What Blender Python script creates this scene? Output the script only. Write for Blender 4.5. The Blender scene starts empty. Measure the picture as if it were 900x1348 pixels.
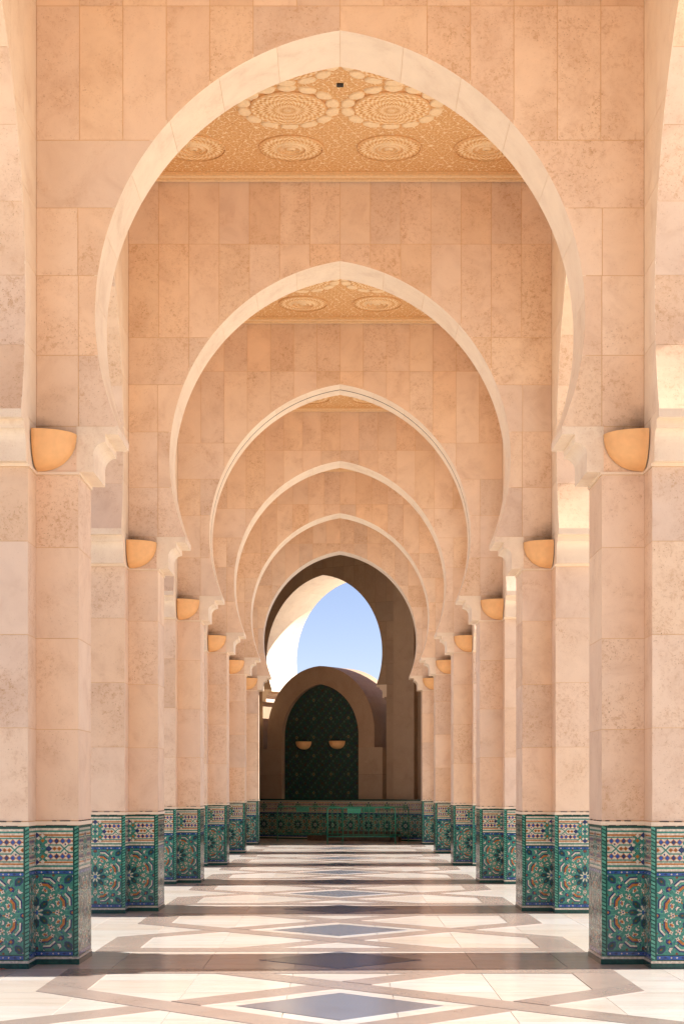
import bpy, math, random
from mathutils import Vector
R_ = math.radians
random.seed(7)
sc = bpy.context.scene
C = sc.collection

# ------------------------------------------------------------------ camera, light, exposure
SUN_EL, SUN_AZ = 40.5, 3.0          # elevation; degrees beyond the perpendicular of the aisle (towards +Y)
cam_d = bpy.data.cameras.new('camera'); cam = bpy.data.objects.new('camera', cam_d); C.objects.link(cam)
cam.location = (0, 0, 1.65); cam.rotation_euler = (R_(90), 0, 0)
cam_d.sensor_fit = 'HORIZONTAL'; cam_d.sensor_width = 36; cam_d.lens = 36 * 2155 / 900
cam_d.shift_x = 2.5 / 900; cam_d.shift_y = 366 / 900
cam_d.clip_start = 0.1; cam_d.clip_end = 6000
sc.camera = cam

W = bpy.data.worlds.new('World'); sc.world = W; W.use_nodes = True
nt = W.node_tree; nt.nodes.clear()
sky = nt.nodes.new('ShaderNodeTexSky'); sky.sky_type = 'NISHITA'; sky.sun_disc = False
sky.sun_elevation = R_(SUN_EL); sky.sun_rotation = R_(90 - SUN_AZ)
sky.altitude = 2000; sky.air_density = 1.0; sky.dust_density = 0.15; sky.ozone_density = 1.6
bg = nt.nodes.new('ShaderNodeBackground'); bg.inputs[1].default_value = 0.058
wo = nt.nodes.new('ShaderNodeOutputWorld')
wb = nt.nodes.new('ShaderNodeMix'); wb.data_type = 'RGBA'; wb.blend_type = 'MULTIPLY'; wb.inputs[0].default_value = 1.0
wb.inputs[7].default_value = (1.10, 0.96, 1.06, 1)      # even white balance of the whole sky
nt.links.new(sky.outputs[0], wb.inputs[6]); nt.links.new(wb.outputs[2], bg.inputs[0]); nt.links.new(bg.outputs[0], wo.inputs[0])

sd = bpy.data.lights.new('sun', 'SUN'); sun = bpy.data.objects.new('sun', sd); C.objects.link(sun)
sd.energy = 5.0; sd.angle = R_(0.5); sd.color = (1.0, 0.955, 0.90)
sv = Vector((math.cos(R_(SUN_EL)) * math.cos(R_(SUN_AZ)), math.cos(R_(SUN_EL)) * math.sin(R_(SUN_AZ)), math.sin(R_(SUN_EL))))
sun.rotation_euler = sv.to_track_quat('Z', 'Y').to_euler(); sun.location = (40, 20, 40)

sc.view_settings.view_transform = 'Standard'; sc.view_settings.look = 'None'
sc.view_settings.exposure = 1.4; sc.view_settings.gamma = 1.0; sc.view_settings.use_curve_mapping = False
sc.render.engine = 'CYCLES'
cy = sc.cycles
cy.max_bounces = 10; cy.diffuse_bounces = 7; cy.adaptive_threshold = 0.02; cy.glossy_bounces = 4; cy.use_denoising = True
cy.sample_clamp_indirect = 8; cy.caustics_reflective = False; cy.caustics_refractive = False

# ------------------------------------------------------------------ measures (metres)
Y1, S = 15.46, 6.75                  # front of the first arch in view, bay length
W1, W2, T, PR = 2.47, 2.87, 0.78, 0.40
CEIL, IMP, TIP = 9.94, 4.654, 5.085
DADO = 1.312
def YF(n): return Y1 + S * (n - 1)   # n = 0 .. 6
ORD = ['nearest', 'first', 'second', 'third', 'fourth', 'fifth', 'sixth']

# ------------------------------------------------------------------ materials
MATS = {}
def nodes_of(name):
    m = bpy.data.materials.new(name); m.use_nodes = True
    MATS[name] = m
    t = m.node_tree; b = t.nodes['Principled BSDF']
    return m, t, b
def N(t, typ, **kw):
    n = t.nodes.new(typ)
    for k, v in kw.items():
        if k.startswith('i_'): n.inputs[k[2:].replace('_', ' ')].default_value = v
        else: setattr(n, k, v)
    return n
def L(t, a, b): t.links.new(a, b)
def ramp(t, fac, stops):
    r = N(t, 'ShaderNodeValToRGB'); e = r.color_ramp.elements
    while len(e) < len(stops): e.new(0.5)
    for el, (p, c) in zip(e, stops):
        el.position = p; el.color = (*c, 1) if len(c) == 3 else c
    L(t, fac, r.inputs[0]); return r
def mix(t, fac, a, b, mode='MIX'):
    n = N(t, 'ShaderNodeMix', data_type='RGBA', blend_type=mode)
    if hasattr(fac, 'links'): L(t, fac, n.inputs[0])
    else: n.inputs[0].default_value = fac
    for s, i in ((a, 6), (b, 7)):
        if hasattr(s, 'links'): L(t, s, n.inputs[i])
        else: n.inputs[i].default_value = (*s, 1)
    return n.outputs[2]
def math_n(t, op, a, b=None):
    n = N(t, 'ShaderNodeMath', operation=op)
    for s, i in ((a, 0), (b, 1)):
        if s is None: continue
        if hasattr(s, 'links'): L(t, s, n.inputs[i])
        else: n.inputs[i].default_value = s
    return n.outputs[0]
def shifted_pos(t, amount=60.0):
    g = N(t, 'ShaderNodeNewGeometry'); oi = N(t, 'ShaderNodeObjectInfo')
    k = N(t, 'ShaderNodeVectorMath', operation='SCALE'); k.inputs[0].default_value = (1.0, 1.7, 0.6)
    L(t, math_n(t, 'MULTIPLY', oi.outputs['Random'], amount), k.inputs['Scale'])
    a = N(t, 'ShaderNodeVectorMath', operation='ADD')
    L(t, g.outputs['Position'], a.inputs[0]); L(t, k.outputs[0], a.inputs[1])
    return a.outputs[0], oi.outputs['Random']

def stone(name, cols, rough=0.55, pits=1.0, stain=(0.46, 0.225, 0.075), spec=0.35, stretch=None):
    m, t, b = nodes_of(name)
    p, rnd = shifted_pos(t)
    if stretch:
        mp = N(t, 'ShaderNodeMapping'); mp.inputs['Scale'].default_value = stretch; L(t, p, mp.inputs['Vector']); p = mp.outputs[0]
    base = ramp(t, rnd, [(i / (len(cols) - 1), c) for i, c in enumerate(cols)]).outputs[0]
    n1 = N(t, 'ShaderNodeTexNoise', i_Scale=2.3, i_Detail=7, i_Roughness=0.62, i_Distortion=0.5); L(t, p, n1.inputs['Vector'])
    c1 = ramp(t, n1.outputs[0], [(0.28, (0.87, 0.82, 0.78)), (0.45, (0.98, 0.97, 0.95)), (0.58, (1.02, 1.02, 1.0)), (0.74, (1.06, 1.05, 1.02))]).outputs[0]
    col = mix(t, 1.0, base, c1, 'MULTIPLY')
    # iron-brown mottling, gathered in regions that differ from slab to slab
    sx = N(t, 'ShaderNodeSeparateColor'); L(t, n1.outputs['Color'], sx.inputs[0])
    reg = ramp(t, math_n(t, 'ADD', sx.outputs[1], math_n(t, 'MULTIPLY', math_n(t, 'SUBTRACT', math_n(t, 'FRACT', math_n(t, 'MULTIPLY', rnd, 37.7)), 0.5), 0.22)), [(0.42, (0, 0, 0)), (0.66, (1, 1, 1))]).outputs[0]
    n3 = N(t, 'ShaderNodeTexNoise', i_Scale=19, i_Detail=7, i_Roughness=0.8, i_Distortion=0.5); L(t, p, n3.inputs['Vector'])
    sp = ramp(t, n3.outputs[0], [(0.50, (0, 0, 0)), (0.60, (1, 1, 1))]).outputs[0]
    f = math_n(t, 'MULTIPLY', math_n(t, 'ADD', math_n(t, 'MULTIPLY', reg, sp), math_n(t, 'MULTIPLY', reg, 0.3)), 0.40 * pits)
    col = mix(t, f, col, stain)
    # pale streaks and open pits
    sc3 = N(t, 'ShaderNodeSeparateColor'); L(t, n3.outputs['Color'], sc3.inputs[0])
    pale = ramp(t, sc3.outputs[1], [(0.58, (0, 0, 0)), (0.70, (1, 1, 1))]).outputs[0]
    col = mix(t, math_n(t, 'MULTIPLY', pale, 0.30 * pits), col, (0.86, 0.70, 0.54))
    n4 = N(t, 'ShaderNodeTexNoise', i_Scale=62, i_Detail=2, i_Roughness=0.55); L(t, p, n4.inputs['Vector'])
    pit = ramp(t, n4.outputs[0], [(0.64, (0, 0, 0)), (0.70, (1, 1, 1))]).outputs[0]
    pf = math_n(t, 'MULTIPLY', math_n(t, 'MULTIPLY', pit, math_n(t, 'ADD', reg, 0.25)), 0.6 * pits)
    col = mix(t, pf, col, (0.34, 0.18, 0.08))
    L(t, col, b.inputs['Base Color'])
    b.inputs['Roughness'].default_value = rough; b.inputs['Specular IOR Level'].default_value = spec
    h = math_n(t, 'SUBTRACT', 1.0, pit)
    bu = N(t, 'ShaderNodeBump', i_Strength=0.2 * min(1, pits + .1), i_Distance=0.004); L(t, h, bu.inputs['Height']); L(t, bu.outputs[0], b.inputs['Normal'])
    return m
stone('travertine', [(0.795, 0.59, 0.425), (0.84, 0.645, 0.48), (0.735, 0.565, 0.435), (0.85, 0.645, 0.46), (0.76, 0.545, 0.375), (0.83, 0.635, 0.48), (0.845, 0.61, 0.415), (0.765, 0.59, 0.46), (0.86, 0.665, 0.495)])
stone('pale_travertine', [(0.83, 0.69, 0.53), (0.85, 0.715, 0.56), (0.82, 0.675, 0.515)], pits=0.4)
stone('brown_travertine', [(0.35, 0.245, 0.16), (0.40, 0.285, 0.185), (0.33, 0.24, 0.165), (0.37, 0.25, 0.16)], pits=0.6, stain=(0.2, 0.11, 0.05))  # end stone; the darker tone carries part of the shade and dims bounce
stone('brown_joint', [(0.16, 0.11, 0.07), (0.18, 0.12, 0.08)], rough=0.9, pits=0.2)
stone('white_marble', [(0.50, 0.465, 0.42), (0.57, 0.535, 0.495), (0.53, 0.465, 0.40), (0.58, 0.55, 0.515)], rough=0.18, pits=0.9, stain=(0.50, 0.36, 0.25), spec=0.5, stretch=(0.6, 2.2, 1))
stone('grey_marble', [(0.28, 0.225, 0.195), (0.32, 0.255, 0.22), (0.265, 0.21, 0.185)], rough=0.22, pits=0.5, stain=(0.14, 0.10, 0.08), spec=0.5)
stone('slate_marble', [(0.125, 0.13, 0.155), (0.155, 0.16, 0.185)], rough=0.2, pits=0.45, stain=(0.20, 0.20, 0.22), spec=0.5)
stone('mortar', [(0.70, 0.47, 0.25), (0.74, 0.51, 0.29)], rough=0.9, pits=0.3)
stone('plaza_stone', [(0.78, 0.71, 0.62), (0.78, 0.71, 0.62)], rough=0.5, pits=0.2)

def plain(name, col, rough=0.5, metallic=0.0, var=0.25, scale=20, bump=0.0, spec=0.5):
    m, t, b = nodes_of(name)
    p, rnd = shifted_pos(t)
    n = N(t, 'ShaderNodeTexNoise', i_Scale=scale, i_Detail=4); L(t, p, n.inputs['Vector'])
    lo = tuple(c * (1 - var) for c in col); hi = tuple(min(1, c * (1 + var)) for c in col)
    L(t, ramp(t, n.outputs[0], [(0.3, lo), (0.7, hi)]).outputs[0], b.inputs['Base Color'])
    b.inputs['Roughness'].default_value = rough; b.inputs['Metallic'].default_value = metallic
    b.inputs['Specular IOR Level'].default_value = spec
    if bump:
        bu = N(t, 'ShaderNodeBump', i_Strength=bump, i_Distance=0.003); L(t, n.outputs[0], bu.inputs['Height']); L(t, bu.outputs[0], b.inputs['Normal'])
    return m
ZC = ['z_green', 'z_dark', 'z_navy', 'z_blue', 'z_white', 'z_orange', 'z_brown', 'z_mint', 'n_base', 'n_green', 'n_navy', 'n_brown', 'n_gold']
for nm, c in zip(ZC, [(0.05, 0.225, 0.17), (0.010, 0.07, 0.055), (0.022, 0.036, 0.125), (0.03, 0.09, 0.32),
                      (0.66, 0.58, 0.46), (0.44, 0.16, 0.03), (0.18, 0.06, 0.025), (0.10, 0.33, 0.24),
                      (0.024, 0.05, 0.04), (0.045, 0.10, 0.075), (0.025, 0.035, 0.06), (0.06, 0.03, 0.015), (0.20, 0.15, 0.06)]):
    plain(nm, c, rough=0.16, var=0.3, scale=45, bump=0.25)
plain('terracotta', (0.82, 0.45, 0.185), rough=0.6, var=0.05, scale=14, bump=0.15)
plain('soot', (0.03, 0.025, 0.02), rough=0.9)
def soot_film():
    m, t, b = nodes_of('soot_film')
    tc = N(t, 'ShaderNodeTexCoord'); sx = N(t, 'ShaderNodeSeparateXYZ'); L(t, tc.outputs['Object'], sx.inputs[0])
    n = N(t, 'ShaderNodeTexNoise', i_Scale=9, i_Detail=6, i_Roughness=0.7); L(t, tc.outputs['Object'], n.inputs['Vector'])
    fade = math_n(t, 'MULTIPLY', math_n(t, 'SUBTRACT', 1.0, math_n(t, 'MULTIPLY', sx.outputs[2], 2.6)), math_n(t, 'SUBTRACT', 1.0, math_n(t, 'MULTIPLY', math_n(t, 'ABSOLUTE', sx.outputs[0]), 2.3)))
    f = ramp(t, math_n(t, 'MULTIPLY', fade, n.outputs[0]), [(0.10, (0, 0, 0)), (0.62, (1, 1, 1))]).outputs[0]
    b.inputs['Base Color'].default_value = (0.07, 0.035, 0.015, 1); b.inputs['Roughness'].default_value = 0.9
    L(t, math_n(t, 'MULTIPLY', f, 0.8), b.inputs['Alpha'])
soot_film()
plain('barrier_green', (0.016, 0.20, 0.112), rough=0.4, var=0.2)
plain('timber', (0.10, 0.06, 0.035), rough=0.8, var=0.4, scale=12)
plain('dark_gap', (0.03, 0.02, 0.015), rough=0.9)
plain('ceiling_cream', (0.84, 0.63, 0.37), rough=0.7, var=0.08, scale=30)
plain('ceiling_trim', (0.72, 0.44, 0.20), rough=0.7, var=0.15, scale=40)
plain('leaf_litter', (0.35, 0.12, 0.05), rough=0.8)

def carved(name, radial=False):
    m, t, b = nodes_of(name)
    tc = N(t, 'ShaderNodeTexCoord')
    if radial:
        sx = N(t, 'ShaderNodeSeparateXYZ'); L(t, tc.outputs['Object'], sx.inputs[0])
        ang = math_n(t, 'ARCTAN2', sx.outputs[1], sx.outputs[0])
        rad = math_n(t, 'SQRT', math_n(t, 'ADD', math_n(t, 'POWER', sx.outputs[0], 2.0), math_n(t, 'POWER', sx.outputs[1], 2.0)))
        sw_ = [math_n(t, 'SINE', math_n(t, 'ADD', math_n(t, 'MULTIPLY', ang, 28.0), math_n(t, 'MULTIPLY', rad, q))) for q in (95.0, -95.0)]
        rg = math_n(t, 'SINE', math_n(t, 'MULTIPLY', rad, 62.0))
        pat = math_n(t, 'ADD', math_n(t, 'MULTIPLY', math_n(t, 'ADD', sw_[0], sw_[1]), 0.22), math_n(t, 'ADD', math_n(t, 'MULTIPLY', rg, 0.2), 0.5))
        v = N(t, 'ShaderNodeTexVoronoi', i_Scale=70); L(t, tc.outputs['Object'], v.inputs['Vector'])
        pat = math_n(t, 'ADD', math_n(t, 'MULTIPLY', pat, 0.7), math_n(t, 'MULTIPLY', v.outputs['Distance'], 0.45))
    else:
        sx = N(t, 'ShaderNodeSeparateXYZ'); L(t, tc.outputs['Object'], sx.inputs[0]); X, Y = sx.outputs[0], sx.outputs[1]
        def lat(k, ang, off=0.0):
            c_, s_ = math.cos(ang) * k, math.sin(ang) * k
            u = math_n(t, 'ADD', math_n(t, 'ADD', math_n(t, 'MULTIPLY', X, c_), math_n(t, 'MULTIPLY', Y, s_)), off)
            w = math_n(t, 'SUBTRACT', math_n(t, 'MULTIPLY', Y, c_), math_n(t, 'MULTIPLY', X, s_))
            return math_n(t, 'ADD', math_n(t, 'SINE', u), math_n(t, 'SINE', w))
        k1 = 2 * math.pi / 0.082; k2 = 2 * math.pi / 0.21
        q = math_n(t, 'ADD', math_n(t, 'ADD', lat(k1, 0), lat(k1, math.pi / 4)), math_n(t, 'MULTIPLY', lat(k2, math.pi / 8), 0.6))
        q = math_n(t, 'ABSOLUTE', q)
        v = N(t, 'ShaderNodeTexVoronoi', i_Scale=60); L(t, tc.outputs['Object'], v.inputs['Vector'])
        rid = ramp(t, q, [(0.0, (1, 1, 1)), (0.55, (0.62, 0.62, 0.62)), (0.8, (0.1, 0.1, 0.1)), (1.0, (0.35, 0.35, 0.35))]).outputs[0]
        pat = math_n(t, 'ADD', math_n(t, 'MULTIPLY', rid, 0.72), math_n(t, 'MULTIPLY', v.outputs['Distance'], 0.28))
    col = ramp(t, pat, [(0.10, (0.42, 0.17, 0.045)), (0.36, (0.66, 0.34, 0.115)), (0.60, (0.80, 0.50, 0.21)), (0.82, (0.88, 0.70, 0.45))]).outputs[0]
    L(t, col, b.inputs['Base Color']); b.inputs['Roughness'].default_value = 0.7
    bu = N(t, 'ShaderNodeBump', i_Strength=0.6, i_Distance=0.012); L(t, pat, bu.inputs['Height']); L(t, bu.outputs[0], b.inputs['Normal'])
    return m
carved('carved_stucco'); carved('carved_rosette', True)

# ------------------------------------------------------------------ helpers
def mesh(name, verts, faces, mat, fm=None, smooth=False):
    me = bpy.data.meshes.new(name); me.from_pydata([tuple(v) for v in verts], [], faces)
    for mm in (mat if isinstance(mat, (list, tuple)) else [mat]): me.materials.append(MATS[mm])
    if fm: me.polygons.foreach_set('material_index', fm)
    if smooth: me.polygons.foreach_set('use_smooth', [True] * len(me.polygons))
    me.update(); return me
def link(name, me, parent=None, loc=(0, 0, 0), rz=0.0, scale=(1, 1, 1), kind=None):
    o = bpy.data.objects.new(name, me); C.objects.link(o)
    o.location = loc; o.rotation_euler = (0, 0, rz); o.scale = scale
    if parent: o.parent = parent
    if kind: o['kind'] = kind
    return o
def tag(o, label, cat, group=None):
    o['label'] = label; o['category'] = cat
    if group: o['group'] = group
    return o
def thing(name, label, cat, loc=(0, 0, 0), rz=0.0, group=None):
    return tag(link(name, None, None, loc, rz), label, cat, group)
def kids(o): return [c for c in C.objects if c.parent == o]
CH = {}
def copy_tree(o, parent=None):
    c = o.copy(); C.objects.link(c); c.parent = parent
    for ch in o.children: copy_tree(ch, c)
    return c
def prism(poly, f0, f1, back=True):
    """poly: list of 2-D points; f0/f1 map (a,b) to the front and back 3-D points"""
    n = len(poly); v = [f0(*p) for p in poly] + [f1(*p) for p in poly]
    fs = [tuple(range(n))] + ([tuple(range(2 * n - 1, n - 1, -1))] if back else [])
    fs += [(i, i + n, (i + 1) % n + n, (i + 1) % n) for i in range(n)]
    return v, fs
def box_vf(x0, x1, y0, y1, z0, z1):
    return prism([(x0, z0), (x1, z0), (x1, z1), (x0, z1)], lambda a, b: (a, y0, b), lambda a, b: (a, y1, b))
class MB:
    def __init__(s): s.v = []; s.f = []; s.m = []
    def add(s, vf, m=0):
        o = len(s.v); s.v += vf[0]; s.f += [tuple(i + o for i in f) for f in vf[1]]; s.m += [m] * len(vf[1]); return s
    def box(s, *a, m=0): return s.add(box_vf(*a), m)
    def tube(s, pts, r, n=8, m=0):
        pts = [Vector(p) for p in pts]; o = len(s.v)
        for i, p in enumerate(pts):
            d = (pts[min(i + 1, len(pts) - 1)] - pts[max(i - 1, 0)]).normalized()
            a = d.orthogonal().normalized() if i == 0 else (pa - d * pa.dot(d)).normalized()
            pa = a; b = d.cross(a)
            for k in range(n):
                w = 2 * math.pi * k / n; s.v.append(tuple(p + a * (r * math.cos(w)) + b * (r * math.sin(w))))
        for i in range(len(pts) - 1):
            for k in range(n):
                s.f.append((o + i * n + k, o + i * n + (k + 1) % n, o + (i + 1) * n + (k + 1) % n, o + (i + 1) * n + k)); s.m.append(m)
        s.f.append(tuple(o + k for k in range(n))[::-1]); s.f.append(tuple(o + (len(pts) - 1) * n + k for k in range(n))); s.m += [m, m]
        return s
    def mesh(s, name, mat, smooth=False): return mesh(name, s.v, s.f, mat, s.m, smooth)

class Arch:
    """pointed horseshoe: each side one arc about (-c, zc)"""
    def __init__(s, hw, R, zc=6.15):
        s.R, s.c, s.zc = R, R - hw, zc
        s.apex = zc + math.sqrt(R * R - s.c * s.c)
        s.a0 = math.asin((TIP - zc) / R); s.a1 = math.acos(s.c / R)
    def g(s, z): return -s.c + math.sqrt(max(0, s.R ** 2 - (z - s.zc) ** 2))
    def f(s, x): return s.zc + math.sqrt(max(0, s.R ** 2 - (abs(x) + s.c) ** 2))
    def pt(s, a, dr=0.0): return (-s.c + (s.R + dr) * math.cos(a), s.zc + (s.R + dr) * math.sin(a))
    def arc(s, a0, a1, n, dr=0.0): return [s.pt(a0 + (a1 - a0) * i / n, dr) for i in range(n + 1)]
AT = Arch(2.313, 2.709)              # across the aisle
LH = (S - T - 2 * PR) / 2            # half opening of the side arches
AL = Arch(LH - 0.12, 2.82)

def corbel_poly(hw, wj, xe):
    """corbel moulding under one arch end; hw arch half width at its tip, wj jamb, xe outer end"""
    k = (wj - hw) / 0.42
    x = lambda q: hw + q * k
    cav = [(x(0.137 + 0.124 * (1 - math.cos(a))), 4.935 - 0.115 * math.sin(a)) for a in [0, .3, .6, .9, 1.2, math.pi / 2]]
    cav = [(x(0.137) + (x(0.261) - x(0.137)) * math.sin(a), 4.82 + 0.115 * math.cos(a)) for a in [0, .26, .52, .79, 1.05, 1.31, math.pi / 2]]
    return [(hw, TIP), (hw, 5.01), (x(0.137), 5.01)] + cav + [(x(0.261), IMP), (xe, IMP), (xe, TIP)]

G = 0.0035                            # half a joint
TH = 0.0035                           # slab thickness in front of the core
ROWS = [IMP, TIP, 5.757, 6.51, 7.15, 7.79, 9.06, CEIL]
def cell(A, x0, x1, z0, z1):
    """slab outline outside the arch on the x>0 side"""
    x0 += G; x1 -= G; z0 += G; z1 -= G
    if z0 >= A.apex: return [(x0, z0), (x1, z0), (x1, z1), (x0, z1)]
    if z0 > A.zc:
        aZ = lambda z: math.asin(min(1, (z - A.zc) / A.R)); aX = lambda x: math.acos(min(1, (x + A.c) / A.R))
        st_x = z1 >= A.apex or aX(x0) < aZ(z1); hi = aX(x0) if st_x else aZ(z1)
        en_z = aZ(z0) > aX(x1); lo = aZ(z0) if en_z else aX(x1)
        if hi <= lo + 1e-4:
            return [(x0, z0), (x1, z0), (x1, z1), (x0, z1)] if A.f(x0) <= z0 else None
        out = A.arc(hi, lo, 12)
        if en_z and x1 > out[-1][0] + 1e-3: out.append((x1, z0))
        out.append((x1, z1))
        if st_x: out.append((x0, z1))
        if max(p[0] for p in out) - min(p[0] for p in out) < 0.02 or max(p[1] for p in out) - min(p[1] for p in out) < 0.02: return None
        return out
    n = 10; left = []
    for i in range(n + 1):
        z = z1 + (z0 - z1) * i / n; left.append((max(x0, A.g(max(z, TIP))), z))
    return [(x1, z0), (x1, z1)] + left

def core_solid(A, xo, top, dr, wj, f0, f1):
    """both halves of a wall with the arch cut out (corbels excluded), as quads between the opening and the wall's outline"""
    arc = A.arc(A.a1, A.a0, 40, dr)
    arc[0] = (0.0, A.zc + math.sqrt((A.R + dr) ** 2 - A.c ** 2))
    inn = arc[:-1] + [(A.pt(A.a0, dr)[0], TIP), (wj + 0.02, TIP + 0.0005), (wj + 0.02, IMP)]
    n = len(inn); k = 22
    out = [(xo * i / k, top) for i in range(k + 1)] + [(xo, top + (IMP - top) * i / (n - 1 - k)) for i in range(1, n - k)]
    V = []; F = []; M = []
    for s in (-1, 1):
        o = len(V)
        for fn in (f0, f1):
            V += [fn(s * x, z) for x, z in inn] + [fn(s * x, z) for x, z in out]
        for i in range(n - 1):
            a, b, c, d = o + i, o + i + 1, o + n + i + 1, o + n + i
            F += [(a, b, c, d), (a + 2 * n, d + 2 * n, c + 2 * n, b + 2 * n), (a, a + 2 * n, b + 2 * n, b), (d, c, c + 2 * n, d + 2 * n)]; M += [0, 1, 2, 1]
        F.append((o + n - 1, o + 3 * n - 1, o + 4 * n - 1, o + 2 * n - 1)); M.append(1)
    return V, F, M

# ------------------------------------------------------------------ ground and floor
gm = MB(); gm.v = [(-3000, -3000, -0.02), (3000, -3000, -0.02), (3000, 3000, -0.02), (-3000, 3000, -0.02)]; gm.f = [(0, 1, 2, 3)]; gm.m = [0]
g = link('ground', gm.mesh('ground', 'plaza_stone')); g['kind'] = 'structure'
floor = link('floor', mesh('floor', [(-6, -6, -0.012), (6, -6, -0.012), (6, 58, -0.012), (-6, 58, -0.012)], [(0, 1, 2, 3)], 'mortar')); floor['kind'] = 'structure'
sw, sl = 0.8433, 0.84375             # white slabs: eight to a bay
slab_me = {}
pg = 0.0028
v, f_ = prism([(-sw / 2 + pg, -sl / 2 + pg), (sw / 2 - pg, -sl / 2 + pg), (sw / 2 - pg, sl / 2 - pg), (-sw / 2 + pg, sl / 2 - pg)],
              lambda a, b: (a, b, 0), lambda a, b: (a, b, -0.012), back=False)
slab_me = mesh('marble_slab', v, f_, 'white_marble')
y0f = Y1 + T / 2 - S * 2
nst = 0
for j in range(0, 64):
    yc = y0f + (j + 0.5) * sl
    if yc < 11.0: continue
    if yc > 37.0: break
    for i in range(-4, 5):
        link('marble_slab', slab_me, floor, (i * sw, yc, 0))
        yl = yc + sl / 2
mbw = MB()
mbw.add(prism([(-6, -6), (6, -6), (6, 58), (-6, 58)], lambda a, b: (a, b, -0.008), lambda a, b: (a, b, -0.011), back=False))
link('paving_rest', mbw.mesh('paving_rest', 'white_marble'), floor, kind='stuff')
mbw = MB(); mbw.add(prism([(-6, yl), (6, yl), (6, 58), (-6, 58)], lambda a, b: (a, b, 0), lambda a, b: (a, b, -0.005), back=False))
link('paving_far', mbw.mesh('paving_far', 'white_marble'), floor, kind='stuff')

def inlay_mesh(name, poly, mat, z=0.0035):
    v, f = prism(poly, lambda a, b: (a, b, z), lambda a, b: (a, b, -0.001), back=False)
    return mesh(name, v, f, mat)
def clip(poly, a, b, c):
    """keep a*x+b*y<=c"""
    out = []
    for i in range(len(poly)):
        p, q = poly[i], poly[(i + 1) % len(poly)]
        dp, dq = a * p[0] + b * p[1] - c, a * q[0] + b * q[1] - c
        if dp <= 0: out.append(p)
        if dp * dq < 0:
            k = dp / (dp - dq); out.append((p[0] + (q[0] - p[0]) * k, p[1] + (q[1] - p[1]) * k))
    return out
XS0, XS1 = 2.08, 2.49                # side strips
HS = S / 2
TB0, TB1 = 0.81, 1.18                # cross strips either side of the pier axis
LIM = HS - TB1                       # panel half length (about mid-bay)
pieces = []                          # (name, poly relative to mid-bay, material)
LI, LO = 1.08, 1.58                  # diamond frame (L1 distance)
for sx in (-1, 1):
    for sy in (-1, 1):
        # diagonal strip sx*x + sy*y between LI and LO running over the whole panel
        q = [(-6, -6), (6, -6), (6, 6), (-6, 6)]
        q = clip(q, sx, sy, LO); q = clip(q, -sx, -sy, -LI)
        q = clip(q, 0, 1, LIM); q = clip(q, 0, -1, LIM); q = clip(q, 1, 0, XS1 - 0.003); q = clip(q, -1, 0, XS1 - 0.003)
        # it starts at the side strip on the far side of the axis
        over = (sx * sy > 0)
        if over:
            pieces.append(('grey_strip', q, 'grey_marble'))
        else:                         # passes beneath its two neighbours: three lengths
            e = 0.035
            for lo, hi in ((-9, -LO - e), (-LI + e, LI - e), (LO + e, 9)):
                p = clip(q, sx, -sy, hi); p = clip(p, -sx, sy, -lo)
                if len(p) > 2: pieces.append(('grey_strip', p, 'grey_marble'))
    for sy in (-1, 1):
        # side strip, cut where the diagonal arrives
        q = [(XS0, LIM), (XS0, 0.3), (XS1, 0.3), (XS1, LIM)]
        q = clip(q, 1, -1, LI - 0.0)
        q = [(sx * x, sy * y) for x, y in q]
        if sx * -sy < 0 or True:
            pieces.append(('grey_strip', [(x, y) for x, y in q], 'grey_marble'))
pieces.append(('slate_diamond', [(0.79, 0), (0, 0.79), (-0.79, 0), (0, -0.79)], 'slate_marble'))
pieces.append(('slate_diamond', [(0.785, HS), (0, HS + 0.795), (-0.785, HS), (0, HS - 0.795)], 'slate_marble'))
for a, b in ((HS - TB1, HS - TB0), (HS + TB0, HS + TB1)):
    pieces.append(('grey_strip', [(-XS1, a), (XS1, a), (XS1, b), (-XS1, b)], 'grey_marble'))
pm = []
for i, (nm, q, mt) in enumerate(pieces):
    pm.append((nm, inlay_mesh(nm, q, mt, 0.0035 + 0.0006 * (i % 3))))
for n in range(0, 7):
    ym = YF(n) + T / 2 - HS + S
    if n == 6: continue
    for nm, me in pm: link(nm, me, floor, (0, ym, 0))
    
# ------------------------------------------------------------------ arches across the aisle
def half_slabs(A, xo, rows, joints, ythick=(0.0, TH)):
    out = []
    for r in range(len(rows) - 1):
        z0, z1 = rows[r], rows[r + 1]
        js = joints[r]
        for a, b in zip(js[:-1], js[1:]):
            q = cell(A, a, b, z0, z1)
            if q and len(q) > 2: out.append(q)
    return out
JT = [[W1, W2], [0, W1, W2], [0, W1, W2], [0, 2.475, W2], [0, W2], [0, 0.82, 1.23, 1.64, 2.05, 2.46, W2], [0, .41, .82, 1.23, 1.64, 2.05, 2.46, W2]]
JT2 = [[W1, W2], [0, W1, W2], [0, W1, W2], [0, 2.475, W2], [0, 2.05, W2], [0, .41, .82, 1.23, 1.64, 2.05, 2.46, W2], [0, .41, .82, 1.23, 1.64, 2.05, 2.46, W2]]
def voussoirs(A, n, depth0, depth1, sgn, gap=0.0018):
    """soffit plates of one arch side in (x,z), from depth0 to depth1"""
    res = []
    for i in range(n):
        a = A.a0 + (A.a1 - A.a0) * i / n; b = A.a0 + (A.a1 - A.a0) * (i + 1) / n
        da = gap / A.R
        inner = A.arc(a + (da if i else 0), b - (da if i < n - 1 else 0), 6)
        outer = A.arc(a + (da if i else 0), b - (da if i < n - 1 else 0), 6, 0.03)
        if i == n - 1:
            inner[-1] = (0.0015, A.apex); outer[-1] = (0.0015, A.apex + 0.03)
        res.append([(sgn * x, z) for x, z in inner] + [(sgn * x, z) for x, z in outer[::-1]])
    return res
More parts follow.
